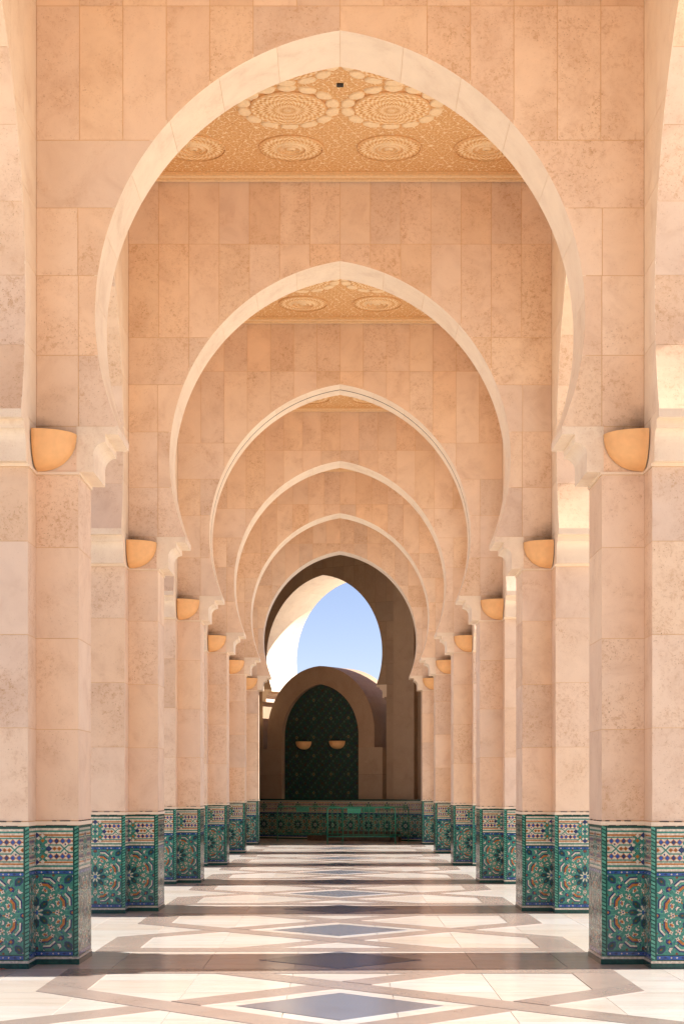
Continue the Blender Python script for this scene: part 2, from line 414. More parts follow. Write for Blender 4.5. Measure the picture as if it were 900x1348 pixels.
def make_cross_arch(jt, split, loc):
    """wall with horseshoe arch; front plane at local y = 0"""
    t = thing('arch_wall', '', 'arch', loc)
    v, f, m = core_solid(AT, W2, CEIL + 0.35, 0.004, W1, lambda a, b: (a, TH, b), lambda a, b: (a, T, b))
    link('core', mesh('core', v, f, ['mortar', 'travertine', 'mortar'], m), t)
    for s in (-1, 1):
        for q in half_slabs(AT, W2, ROWS, jt):
            q = [(s * x, z) for x, z in q]
            v, f = prism(q, lambda a, b: (a, 0, b), lambda a, b: (a, TH + 0.004, b), back=False)
            link('stone_slab', mesh('stone_slab', v, f, 'travertine'), t)
        deps = [(0.001, T)] if not split else [(0.001, 0.385), (0.43, T)]
        for d0, d1 in deps:
            for q in voussoirs(AT, 8, d0, d1, s):
                v, f = prism(q, lambda a, b: (a, d0, b), lambda a, b: (a, d1, b))
                link('soffit_slab', mesh('soffit_slab', v, f, 'pale_travertine'), t)
            cp = [(s * x, z) for x, z in corbel_poly(AT.g(TIP), W1, W1 + 0.018)]
            v, f = prism(cp, lambda a, b: (a, d0 - 0.003, b), lambda a, b: (a, d1 + 0.003, b))
            link('corbel', mesh('corbel', v, f, 'pale_travertine'), t)
        if split:
            mb = MB()
            q = AT.arc(AT.a0, AT.a1, 30, 0.0015); q2 = AT.arc(AT.a0, AT.a1, 30, 0.02)
            mb.add(prism([(s * x, z) for x, z in q + q2[::-1]], lambda a, b: (a, 0.384, b), lambda a, b: (a, 0.431, b)))
            link('expansion_joint', mb.mesh('expansion_joint', 'dark_gap'), t)
    return t
arch_a = make_cross_arch(JT, False, (0, YF(1), 0))
arch_b = make_cross_arch(JT2, False, (0, YF(2), 0))
arch_c = make_cross_arch(JT2, True, (0, YF(3), 0))
GA = 'horseshoe arches spanning the aisle'
names = {1: ('largest and nearest pointed horseshoe arch spanning the whole aisle', arch_a), 2: ('second horseshoe arch in the row, seen through the nearest one', arch_b),
         3: ('third horseshoe arch in the row, with a dark joint line along its soffit', arch_c),
         4: ('fourth horseshoe arch in the row, counted from the front', None), 5: ('fifth horseshoe arch in the row, last but one before the shaded end', None),
         6: ('sixth and smallest horseshoe arch, framing the shaded gate and blue sky', None), 0: ('horseshoe arch above the near foreground, out of view overhead', None)}
for n, (lb, o) in names.items():
    if o is None:
        o = copy_tree(arch_b); o.location = (0, YF(n), 0)
    tag(o, lb, 'arch', GA)

# ------------------------------------------------------------------ side arches along the aisle
def make_side_arch(side):
    """local origin on the floor at mid-bay, wall inner face at x = side*W2, runs along y"""
    t = thing('side_arch', '', 'arch')
    H = HS
    v, f, m = core_solid(AL, H, CEIL + 0.35, 0.004, LH, lambda a, b: (side * (W2 + 0.004), a, b), lambda a, b: (side * (W2 + T), a, b))
    link('core', mesh('core', v, f, ['travertine', 'travertine', 'mortar'], m), t)
    for s in (-1, 1):
        for q in voussoirs(AL, 8, 0, T, s):
            v, f = prism(q, lambda a, b: (side * (W2 + 0.001), a, b), lambda a, b: (side * (W2 + T), a, b))
            link('soffit_slab', mesh('soffit_slab', v, f, 'pale_travertine' if s < 0 else 'travertine'), t)
        cp = [(s * x, z) for x, z in corbel_poly(AL.g(TIP), LH, LH + 0.018)]
        v, f = prism(cp, lambda a, b: (side * (W2 - 0.003), a, b), lambda a, b: (side * (W2 + T + 0.003), a, b))
        link('corbel', mesh('corbel', v, f, 'pale_travertine'), t)
    ye = H - T / 2                    # the cross wall starts here
    for r in range(len(ROWS) - 1):
        js = [0, 1.2, 1.8, 2.4, ye] if r >= 5 else ([LH, ye] if r == 0 else [0, ye])
        for a, b in zip(js[:-1], js[1:]):
            q = cell(AL, a, b, ROWS[r], ROWS[r + 1])
            if not q or len(q) < 3: continue
            v, f = prism(q, lambda a, b: (side * W2, a, b), lambda a, b: (side * (W2 + 0.006), a, b), back=False)
            link('stone_slab', mesh('stone_slab', v, f, 'pale_travertine'), t)
    return t
for side, sn in ((-1, 'left'), (1, 'right')):
    base = make_side_arch(side)
    for n in range(0, 6):
        o = base if n == 0 else copy_tree(base)
        o.location = (0, YF(n) + T / 2 + HS, 0)
        w = ['in front of the first pier', 'between the first and second piers', 'between the second and third piers', 'between the third and fourth piers',
             'between the fourth and fifth piers', 'between the fifth and sixth piers'][n]
        tag(o, 'side arch on the %s of the aisle, %s' % (sn, w), 'arch', 'side arches along the aisle')

# ------------------------------------------------------------------ zellige panels
def zq(p): return 1.4348 - p / 854.5          # picture row in the tile close-up -> height
HWD = 0.40; TRIM = 0.052
class Zel:
    def __init__(s, x0, x1, z0, z1): s.b = (x0, x1, z0, z1); s.mb = MB(); s.k = 0
    def p(s, pts, col, lay):
        x0, x1, z0, z1 = s.b
        q = clip(list(pts), -1, 0, -x0); q = clip(q, 1, 0, x1) if q else q
        q = clip(q, 0, -1, -z0) if q else q; q = clip(q, 0, 1, z1) if q else q
        if len(q) < 3: return
        o = len(s.mb.v); y = -0.0006 * lay - 0.00002 * (s.k % 17); s.k += 1
        s.mb.v += [(a, y, b) for a, b in q]; s.mb.f.append(tuple(range(o, o + len(q)))); s.mb.m.append(ZC.index(col))
    def rect(s, x0, x1, z0, z1, col, lay): s.p([(x0, z0), (x1, z0), (x1, z1), (x0, z1)], col, lay)
    def star(s, x, z, r1, r2, n, col, lay, rot=0.0):
        s.p([(x + (r1 if i % 2 == 0 else r2) * math.cos(rot + math.pi * i / n), z + (r1 if i % 2 == 0 else r2) * math.sin(rot + math.pi * i / n)) for i in range(2 * n)], col, lay)
    def dia(s, x, z, rx, rz, col, lay): s.p([(x + rx, z), (x, z + rz), (x - rx, z), (x, z - rz)], col, lay)
    def seg(s, a, b, w, col, lay):
        d = Vector((b[0] - a[0], b[1] - a[1])).normalized() * (w / 2)
        s.p([(a[0] - d.y, a[1] + d.x), (a[0] + d.y, a[1] - d.x), (b[0] + d.y, b[1] - d.x), (b[0] - d.y, b[1] + d.x)], col, lay)
    def strap(s, pts, w, col, lay):
        for a, b in zip(pts[:-1], pts[1:]):
            e = (Vector(b) - Vector(a)).normalized() * (w * 0.2)
            s.seg((a[0] - e.x, a[1] - e.y), (b[0] + e.x, b[1] + e.y), w, col, lay)
    def almond(s, x, z, L_, w, ang, col, lay):
        ca, sa = math.cos(ang), math.sin(ang)
        pts = [(-L_ / 2, 0), (-L_ * .2, w / 2), (L_ * .2, w / 2), (L_ / 2, 0), (L_ * .2, -w / 2), (-L_ * .2, -w / 2)]
        s.p([(x + a * ca - b * sa, z + a * sa + b * ca) for a, b in pts], col, lay)
    def bean(s, x, z, L_, w, ang, col, lay):
        ca, sa = math.cos(ang), math.sin(ang)
        pts = [(-L_ / 2, -w * .3), (-L_ * .25, w * .4), (L_ * .25, w * .4), (L_ / 2, -w * .3), (L_ * .2, -w * .1), (-L_ * .2, -w * .1)]
        s.p([(x + a * ca - b * sa, z + a * sa + b * ca) for a, b in pts], col, lay)
U = 1 / 854.5
def main_field(x1):
    z0, z1 = zq(1115), zq(500); zc = (z0 + z1) / 2
    Z = Zel(0, x1, z0, z1)
    Z.rect(0, x1, z0, z1, 'z_green', 0)
    P = lambda r, a: (r * U * math.cos(a), zc + r * U * math.sin(a))
    pi = math.pi
    for k in range(-2, 3):
        a = k * pi / 4
        Z.almond(*P(88, a), 92 * U, 48 * U, a, 'z_navy', 1); Z.almond(*P(88, a), 76 * U, 32 * U, a, 'z_dark', 2); Z.almond(*P(96, a), 22 * U, 12 * U, a, 'z_brown', 3)
        # star clusters
        x, z = P(170, a)
        Z.star(x, z, 30 * U, 13 * U, 6, 'z_orange', 1, a); Z.star(x, z, 22 * U, 12 * U, 4, 'z_white', 2, a + .4); Z.dia(x, z, 9 * U, 9 * U, 'z_navy', 3)
        x, z = P(292, a); 
        Z.almond(x, z, 54 * U, 40 * U, a + pi / 2, 'z_navy', 1); Z.dia(x, z, 10 * U, 12 * U, 'z_orange', 2)
    for k in range(-2, 2):
        a = k * pi / 4 + pi / 8
        Z.seg(P(22, a), P(58, a), 13 * U, 'z_white', 2)
        x, z = P(146, a); Z.bean(x, z, 52 * U, 40 * U, a - pi / 2 + .3, 'z_navy', 1); Z.bean(x, z, 42 * U, 30 * U, a - pi / 2 + .3, 'z_white', 2)
        x, z = P(195, a); Z.almond(x, z, 42 * U, 20 * U, a + .9, 'z_orange', 2); Z.almond(x, z, 52 * U, 28 * U, a + .9, 'z_white', 1)
        for d in (-1, 1):
            x, z = P(206, a + d * .16)
        # orange bracket: a chevron with a star block at each end
        br = [P(228, a - .235), P(240, a), P(228, a + .235)]
        Z.strap([P(236, a - .225), P(248, a), P(236, a + .225)], 26 * U, 'z_navy', 1); Z.strap(br, 20 * U, 'z_orange', 2)
        for q in (br[0], br[2]):
            Z.star(q[0], q[1], 21 * U, 10 * U, 4, 'z_white', 3, a); Z.dia(q[0], q[1], 7 * U, 7 * U, 'z_brown', 4)
        # pale bracket
        Z.strap([P(287, a - .18), P(300, a), P(287, a + .18)], 22 * U, 'z_navy', 1)
        Z.strap([P(279, a - .18), P(292, a), P(279, a + .18)], 13 * U, 'z_white', 2)
        Z.strap([P(262, a - .22), P(273, a), P(262, a + .22)], 9 * U, 'z_mint', 1)
        Z.strap([P(205, a - .26), P(214, a), P(205, a + .26)], 8 * U, 'z_mint', 1)
        for d in (-1, 1): Z.seg(P(120, a + d * .16), P(200, a + d * .30), 7 * U, 'z_mint', 1); Z.seg(P(236, a + d * .33), P(330, a + d * .30), 7 * U, 'z_mint', 1)
    for k in range(-4, 5):
        a = k * pi / 8
        x, z = P(122 if k % 2 else 140, a)
        Z.dia(x, z, 8 * U, 8 * U, 'z_white' if k % 2 else 'z_orange', 3)
        for d in (-.10, .10):
            x, z = P(186, a + d); Z.dia(x, z, 7 * U, 9 * U, 'z_white', 2)
            x, z = P(262, a + d * 1.2); Z.dia(x, z, 7 * U, 7 * U, 'z_brown' if k % 2 else 'z_blue', 2)
        x, z = P(205, a); Z.star(x, z, 11 * U, 5 * U, 4, 'z_blue' if k % 2 else 'z_white', 2)
        x, z = P(318, a + .2); Z.bean(x, z, 34 * U, 26 * U, a, 'z_navy', 1); Z.bean(x, z, 26 * U, 18 * U, a, 'z_white', 2)
        x, z = P(345, a); Z.star(x, z, 20 * U, 9 * U, 4, 'z_blue', 1); Z.dia(x, z, 7 * U, 7 * U, 'z_orange', 2)
    Z.star(0, zc, 24 * U, 12 * U, 8, 'z_blue', 3)
    for sgn in (-1, 1):
        for (dx, dz, w) in ((262, 268, 0),):
            x, z = dx * U, zc + sgn * dz * U; a = sgn * pi / 4
            Z.almond(x, z, 92 * U, 56 * U, a, 'z_navy', 3); Z.almond(x, z, 70 * U, 34 * U, a, 'z_dark', 4); Z.almond(x, z, 24 * U, 14 * U, a, 'z_brown', 5)
            Z.seg((x + 34 * U, z + sgn * 22 * U), (x + 60 * U, z + sgn * 48 * U), 14 * U, 'z_white', 5)
        for (dx, dz, r) in ((188, 270, .2), (272, 190, 1.4)):
            x, z = dx * U, zc + sgn * dz * U
            Z.bean(x, z, 58 * U, 48 * U, sgn * (r + 1.0), 'z_navy', 3); Z.bean(x, z, 48 * U, 36 * U, sgn * (r + 1.0), 'z_white', 4)
        x, z = 200 * U, zc + sgn * 207 * U
        Z.almond(x, z, 70 * U, 26 * U, -sgn * pi / 4, 'z_navy', 3); Z.star(x, z, 18 * U, 8 * U, 4, 'z_orange', 4)
        for dx, dz in ((140, 300), (300, 140), (8, 290)):
            Z.dia(dx * U, zc + sgn * dz * U, 13 * U, 13 * U, 'z_brown', 3)
    return Z.mb.mesh('zellige_panel', ZC)
def frieze(x1):
    z0, z1 = zq(465), zq(105)
    Z = Zel(0, x1, z0, z1)
    Z.rect(0, x1, z0, z1, 'z_white', 0)
    for a, b, c in ((105, 126, 'z_dark'), (144, 159, 'z_green'), (175, 189, 'z_orange'), (395, 408, 'z_orange'), (425, 441, 'z_green'), (459, 465, 'z_dark')):
        Z.rect(0, x1, zq(b), zq(a), c, 1)
    zm = zq(292); P = lambda dx, dy: (dx * U, zm + dy * U)
    xs = [118, 166, 215, 265, 313]
    Z.rect(88 * U, x1, zq(394), zq(190), 'z_white', 1)
    Z.strap([P(96, 92), P(330, 92)], 10 * U, 'z_green', 2); Z.strap([P(96, -92), P(330, -92)], 10 * U, 'z_green', 2)
    for row in (62, -62):
        for x in xs:
            Z.dia(x * U, zm + row * U, 26 * U, 27 * U, 'z_orange', 3); Z.dia(x * U, zm + row * U, 19 * U, 20 * U, 'z_blue' if (x // 48) % 3 else 'z_navy', 4)
            Z.dia((x + 24) * U, zm + row * U, 5 * U, 6 * U, 'z_orange', 4)
    Z.strap([P(100, 30), P(200, 30), P(228, 0), P(200, -30), P(100, -30)], 11 * U, 'z_green', 3)
    Z.strap([P(330, 30), P(262, 30), P(228, 0), P(262, -30), P(330, -30)], 11 * U, 'z_green', 3)
    for x, c in ((150, 'z_orange'), (188, 'z_orange'), (292, 'z_orange')):
        Z.dia(x * U, zm, 20 * U, 18 * U, c, 4); Z.dia(x * U, zm, 9 * U, 8 * U, 'z_brown', 5)
    for dy in (36, -36): Z.dia(238 * U, zm + dy * U, 9 * U, 9 * U, 'z_navy', 4)
    # the middle medallion (cut by the corner)
    Z.rect(0, 92 * U, zq(394), zq(190), 'z_green', 2)
    Z.dia(104 * U, zm, 28 * U, 26 * U, 'z_navy', 5)
    for dx, dy, r, c in ((84, 30, 15, 'z_white'), (84, -30, 15, 'z_white'), (54, 64, 17, 'z_orange'), (54, -64, 17, 'z_orange'), (54, 0, 18, 'z_mint'), (54, 0, 8, 'z_blue'),
                         (22, 28, 13, 'z_white'), (22, -28, 13, 'z_white'), (0, 0, 16, 'z_navy'), (54, 104, 18, 'z_white'), (54, -104, 18, 'z_white'), (84, 78, 12, 'z_white'), (84, -78, 12, 'z_white'),
                         (20, 84, 16, 'z_white'), (20, -84, 16, 'z_white'), (6, 108, 24, 'z_navy'), (6, -108, 24, 'z_navy'), (38, 36, 6, 'z_navy'), (38, -36, 6, 'z_navy'), (30, 10, 7, 'z_white'), (30, -10, 7, 'z_white')):
        Z.dia(dx * U, zm + dy * U, r * U, r * U, c, 4 + (r < 10))
    return Z.mb.mesh('zellige_frieze', ZC)
def blue_band(x1, pa, pb):
    Z = Zel(0, x1, zq(pb), zq(pa))
    Z.rect(0, x1, zq(pb), zq(pa), 'z_dark', 0); h = pb - pa
    Z.rect(0, x1, zq(pb - h * .2), zq(pa + h * .2), 'z_blue', 1)
    zm = (zq(pa) + zq(pb)) / 2
    for x in (45, 138, 182, 275): Z.star(x * U, zm, 9 * U, 4 * U, 4, 'z_white', 2)
    for x in (0, 91, 228, 318): Z.dia(x * U, zm, 16 * U, 9 * U, 'z_navy', 2)
    return Z.mb.mesh('blue_border', ZC)
def corner_trim():
    Z = Zel(0, TRIM, 0.083, zq(105))
    Z.rect(0, TRIM, 0.05, 1.4, 'z_dark', 0)
    n = 36; z = 0.05
    st = 0.036
    for i in range(n):
        Z.p([(0.016, z), (TRIM, z + 0.018), (TRIM, z + 0.040), (0.016, z + 0.022)], 'z_mint' if i % 3 else 'z_green', 1); z += st
    return Z.mb.mesh('corner_trim', ZC)
def base_tiles(x1):
    mb = MB(); n = 8; w = x1 / n
    for i in range(n):
        mb.box(i * w + 0.0008, (i + 1) * w - 0.0008, -0.009, 0.0, 0.0, zq(1186), m=1)
    mb.box(0, x1, -0.005, 0.0, zq(1183), zq(1164), m=4)
    mb.box(0, x1, -0.007, 0.0, -0.001, zq(1164) + 0.004, m=0) if False else None
    return mb.mesh('base_course', ZC)
XM = HWD - TRIM
Z_MAIN, Z_FRZ = main_field(XM), frieze(XM)
Z_B1, Z_B2 = blue_band(XM, 465, 500), blue_band(XM, 1115, 1163)
Z_TRIM, Z_BASE = corner_trim(), base_tiles(HWD)
def half_panel(dado, x, y, rz, sx, trim=True):
    """one half cell of tiling; local +x runs from the rosette centre outwards, -y faces the viewer"""
    for nm, me in (('zellige_panel', Z_MAIN), ('zellige_frieze', Z_FRZ), ('blue_border', Z_B1), ('blue_border', Z_B2), ('base_course', Z_BASE)):
        link(nm, me, dado, (x, y, 0), rz, (sx, 1, 1), 'stuff' if nm.startswith('zel') else None)
    o = link('corner_trim', Z_TRIM, dado, (x, y, 0), rz, (sx, 1, 1))
    off = Vector((sx * XM, 0, 0)); off.rotate(__import__('mathutils').Euler((0, 0, rz)))
    o.location = (x + off.x, y + off.y, 0)

# ------------------------------------------------------------------ piers
def cross_plan(d):
    """plan of a pier (right side), grown by d"""
    a, b, c, e = W1 - d, W2 - d, W2 + T + d, W2 + T + PR + d
    y0, y1, y2, y3 = -PR - d, -d, T + d, T + PR + d
    return [(a, y1), (b, y1), (b, y0), (c, y0), (c, y1), (e, y1), (e, y2), (c, y2), (c, y3), (b, y3), (b, y2), (a, y2)]
PROWS = [DADO + 0.045, 2.22, 3.08, 3.94, IMP - 0.028]
def make_pier(side):
    t = thing('pier', '', 'pier')
    fx = lambda z: (lambda a, b: (side * a, b, z))
    v, f = prism(cross_plan(-TH), fx(DADO), fx(IMP - 0.001))
    link('shaft', mesh('shaft', v, f, 'mortar'), t)
    # stone facing
    def slab(p0, p1, n, z0, z1, mat):
        (xa, ya), (xb, yb) = p0, p1
        d = Vector((xb - xa, yb - ya)); dl = d.length; d.normalize()
        def F(k): return lambda a, b: (side * (xa + d.x * a - n[0] * k), ya + d.y * a - n[1] * k, b)
        v, f = prism([(0.001, z0 + G), (dl - 0.001, z0 + G), (dl - 0.001, z1 - G), (0.001, z1 - G)], F(0), F(TH + 0.003), back=False)
        link('stone_slab', mesh('stone_slab', v, f, mat), t)
    faces = [((W1, 0), (W2, 0), (0, -1)), ((W1, T), (W1, 0), (-1, 0)), ((W2, 0), (W2, -PR), (-1, 0)), ((W2, -PR), (W2 + T, -PR), (0, -1)), ((W2, T + PR), (W2, T), (-1, 0)),
             ((W2, T), (W1, T), (0, 1)), ((W2 + T, T + PR), (W2, T + PR), (0, 1)), ((W2 + T, -PR), (W2 + T, 0), (1, 0)), ((W2 + T + PR, 0), (W2 + T + PR, T), (1, 0)), ((W2 + T, 0), (W2 + T + PR, 0), (0, -1)),
             ((W2 + T + PR, T), (W2 + T, T), (0, 1)), ((W2 + T, T), (W2 + T, T + PR), (1, 0))]
    for i, (p0, p1, n) in enumerate(faces):
        if i < 4:
            for z0, z1 in zip(PROWS[:-1], PROWS[1:]): slab(p0, p1, n, z0, z1, 'travertine')
        else: slab(p0, p1, n, PROWS[0], PROWS[-1], 'travertine')
    # string course under the impost, stone plinth above the tiles
    v, f = prism(cross_plan(0.014), fx(IMP - 0.026), fx(IMP)); link('string_course', mesh('string_course', v, f, 'pale_travertine'), t)
    v, f = prism(cross_plan(0.010), fx(DADO + 0.004), fx(DADO + 0.040)); link('stone_plinth', mesh('stone_plinth', v, f, 'pale_travertine'), t)
    mb = MB(); rr = random.Random(3 + side)
    for xa, xb, y in ((W1, W2, 0.0), (W2, W2 + T, -PR)):              # open joints above the plinth course
        x = xa + rr.uniform(0.02, 0.08)
        while x < xb - 0.06:
            w = rr.uniform(0.03, 0.10)
            x0, x1 = sorted((side * x, side * min(x + w, xb - 0.01))); mb.box(x0, x1, y - 0.0125, y + 0.01, DADO + 0.0395, DADO + 0.0475)
            x0, x1 = sorted((side * (x + 0.03), side * min(x + w + 0.06, xb - 0.01))); mb.box(x0, x1, y - 0.011, y + 0.01, DADO - 0.002, DADO + 0.0055)
            x += w + rr.uniform(0.03, 0.12)
    y = 0.03
    while y < T - 0.1:
        w = rr.uniform(0.04, 0.10); x0, x1 = sorted((side * (W1 - 0.0125), side * (W1 + 0.01))); mb.box(x0, x1, y, y + w, DADO + 0.0395, DADO + 0.0475); y += w + rr.uniform(0.05, 0.15)
    link('open_joint', mb.mesh('open_joint', 'dark_gap'), t)
    v, f = prism(cross_plan(0.0), fx(0.0), fx(DADO)); dado = link('dado', mesh('dado', v, f, 'z_green'), t)
    e = 0.0015
    s = side
    half_panel(dado, s * W2, -e, 0, -s)                                   # front of the inner pilaster
    half_panel(dado, s * (W2 + T / 2), -PR - e, 0, -s); half_panel(dado, s * (W2 + T / 2), -PR - e, 0, s)
    for yc, sg in ((T / 2, 1), (T / 2, -1)):                              # jamb
        half_panel(dado, s * (W1 - e), yc, -s * math.pi / 2, sg)
    half_panel(dado, s * (W2 - e), 0, -s * math.pi / 2, s)               # flank of the projection
    half_panel(dado, s * (W2 - e), T, -s * math.pi / 2, -s)
    return t
def bowl_mesh(name, a0, a1, r, h, n=16, mat=('terracotta', 'soot')):
    """open bowl between two plan angles; rim at z = 0"""
    V = []; F = []; M = []; m = 9
    for q, (rr, hh) in enumerate(((r, h), (r * 0.93, h * 0.9))):
        for j in range(m + 1):
            ph = math.pi / 2 * j / m
            c, s_ = math.cos(ph) ** 0.85, math.sin(ph) ** 0.95
            for i in range(n + 1):
                a = a0 + (a1 - a0) * i / n
                V.append((rr * c * math.cos(a), rr * c * math.sin(a), -hh * s_))
    def id_(q, j, i): return q * (m + 1) * (n + 1) + j * (n + 1) + i
    for q in (0, 1):
        for j in range(m):
            for i in range(n):
                F.append((id_(q, j, i), id_(q, j, i + 1), id_(q, j + 1, i + 1), id_(q, j + 1, i))); M.append(q)
    for i in range(n): F.append((id_(0, 0, i), id_(0, 0, i + 1), id_(1, 0, i + 1), id_(1, 0, i))); M.append(1)
    for i in (0, n):
        for j in range(m): F.append((id_(0, j, i), id_(0, j + 1, i), id_(1, j + 1, i), id_(1, j, i))); M.append(1)
    return mesh(name, V, F, list(mat), M, True)
PG = 'stone piers along the aisle'
for side, sn in ((-1, 'left'), (1, 'right')):
    base = make_pier(side)
    bm_ = bowl_mesh('wall_lamp', *((R_(180), R_(270)) if side > 0 else (R_(270), R_(360))), 0.375, 0.345)
    for n in range(0, 7):
        o = base if n == 0 else copy_tree(base)
        o.location = (0, YF(n), 0)
        if n == 0: lb = 'stone pier with tiled base on the %s, beside the camera and out of view' % sn
        else: lb = '%s stone pier with green mosaic tile base in the %s row, counted from the front' % (ORD[n], sn)
        tag(o, lb, 'pier', PG)
        if n:
            l = link('wall_lamp', bm_, None, (side * (W2 - 0.012), YF(n) - 0.012, 5.0), 0, (1, 0.82, 1))
            tag(l, 'terracotta quarter-bowl wall lamp in the corner of the %s %s pier' % (ORD[n], sn), 'wall lamp', 'terracotta lamps in the pier corners')

sm = mesh('soot_stain', [(0, 0, 0), (0.39, 0, 0), (0.39, 0, 0.38), (0, 0, 0.38)], [(0, 1, 2, 3)], 'soot_film')
for o in [q for q in C.objects if q.name.startswith('arch_wall')]:
    for s in (-1, 1):
        link('soot_stain', sm, o, (s * (W2 - 0.002), -0.0025, 5.0), 0, (-s, 1, 1 if s > 0 else 0.6))

# ------------------------------------------------------------------ carved ceilings
def disc_mesh(name, r0, r1, h, mat, n=40):
    V = []; F = []
    for i in range(n):
        a = 2 * math.pi * i / n; c, s = math.cos(a), math.sin(a)
        V += [(r0 * c, r0 * s, -h), (r1 * c, r1 * s, -h * .6), (r1 * c, r1 * s, 0.0), (r0 * c, r0 * s, 0.0)]
    for i in range(n):
        j = (i + 1) % n
        for k in range(3): F.append((4 * i + k, 4 * j + k, 4 * j + k + 1, 4 * i + k + 1))
        if r0 > 0.001: F.append((4 * i + 3, 4 * j + 3, 4 * j, 4 * i))
    return mesh(name, V, F, mat, None, False)
def petal_mesh():
    V = [(0, 0, -0.022)]; F = []; n = 14
    for ring, (k, h) in enumerate(((0.7, 0.021), (0.95, 0.017), (1.0, 0.0))):
        for i in range(n):
            a = 2 * math.pi * i / n
            x = 0.085 * math.cos(a); y = 0.112 * math.sin(a) * (1 + 0.25 * math.cos(a))
            V.append((x * k, y * k, -h))
    for i in range(n):
        j = (i + 1) % n
        F.append((0, 1 + i, 1 + j))
        for q in range(2): F.append((1 + q * n + i, 1 + (q + 1) * n + i, 1 + (q + 1) * n + j, 1 + q * n + j))
    return mesh('petal', V, F, 'ceiling_cream', None, True)
PET = petal_mesh()
D_MAIN = disc_mesh('disc', 0.0005, 0.45, 0.05, 'carved_rosette'); D_RIM = disc_mesh('rim', 0.445, 0.465, 0.035, 'ceiling_trim')
D_SM = disc_mesh('disc', 0.0005, 0.40, 0.02, 'carved_rosette'); R1 = disc_mesh('ring', 0.185, 0.205, 0.036, 'ceiling_cream'); R2 = disc_mesh('ring', 0.115, 0.13, 0.038, 'ceiling_cream')
R3 = disc_mesh('ring', 0.035, 0.055, 0.038, 'ceiling_cream'); R4 = disc_mesh('ring', 0.405, 0.42, 0.028, 'ceiling_trim')
LBL = {0: 'out of view over the foreground'}
def make_ceiling():
    t = thing('carved_ceiling', '', 'ceiling')
    hy = (S - T) / 2
    mb = MB(); mb.box(-W2, W2, -hy + 0.03, hy - 0.03, 0, 0.3)
    link('ceiling_panel', mb.mesh('ceiling_panel', 'carved_stucco'), t)
    mb = MB(); mb.box(-W2, W2, -hy, hy, 0.02, 0.32)
    link('backing', mb.mesh('backing', 'dark_gap'), t)
    for i, (w, z) in enumerate(((0.30, 0.012), (0.20, 0.03), (0.13, 0.02), (0.08, 0.045))):
        for s in (-1, 1):
            w2 = (0.30, 0.20, 0.13, 0.08, 0.0)[i + 1]
            m = MB(); m.box(-W2 + 0.01, W2 - 0.01, min(s * (hy - w), s * (hy - max(w2, 0.03))), max(s * (hy - w), s * (hy - max(w2, 0.03))), -z, 0.001)
            link('border_moulding', m.mesh('border_moulding', 'ceiling_trim' if i % 2 == 0 else 'ceiling_cream'), t)
            m = MB(); m.box(min(s * (W2 - w), s * (W2 - max(w2, 0.03))), max(s * (W2 - w), s * (W2 - max(w2, 0.03))), -hy + 0.31, hy - 0.31, -z, 0.001)
            link('border_moulding', m.mesh('border_moulding', 'ceiling_trim' if i % 2 == 0 else 'ceiling_cream'), t)
    g = 1.26
    for i in range(4):
        for j in range(4):
            x, y = (i - 1.5) * g, (j - 1.5) * g
            if i in (1, 2) and j in (1, 2):
                d = link('rosette', D_MAIN, t, (x, y, 0)); link('rim', D_RIM, d)
                for k in range(14):
                    a = 2 * math.pi * (k + .5) / 14
                    link('petal', PET, d, (0.545 * math.cos(a), 0.545 * math.sin(a), 0), a)
            else:
                d = link('rosette', D_SM, t, (x, y, 0))
                for r in (R1, R2, R3, R4): link('ring', r, d)
    m = MB(); m.box(-0.04, 0.04, -0.04, 0.04, -0.015, 0.0); link('hook_plate', m.mesh('hook_plate', 'soot'), t)
    return t
cbase = make_ceiling()
for n in range(0, 6):
    o = cbase if n == 0 else copy_tree(cbase)
    o.location = (0, YF(n) + T + (S - T) / 2, CEIL)
    w = ['over the foreground, out of view', 'behind the nearest arch', 'seen through the second arch', 'sliver seen through the third arch', 'thin edge seen through the fourth arch', 'behind the fifth arch, hidden'][n]
    tag(o, 'golden carved ceiling with rosettes, ' + w, 'ceiling', 'carved ceilings of the bays')

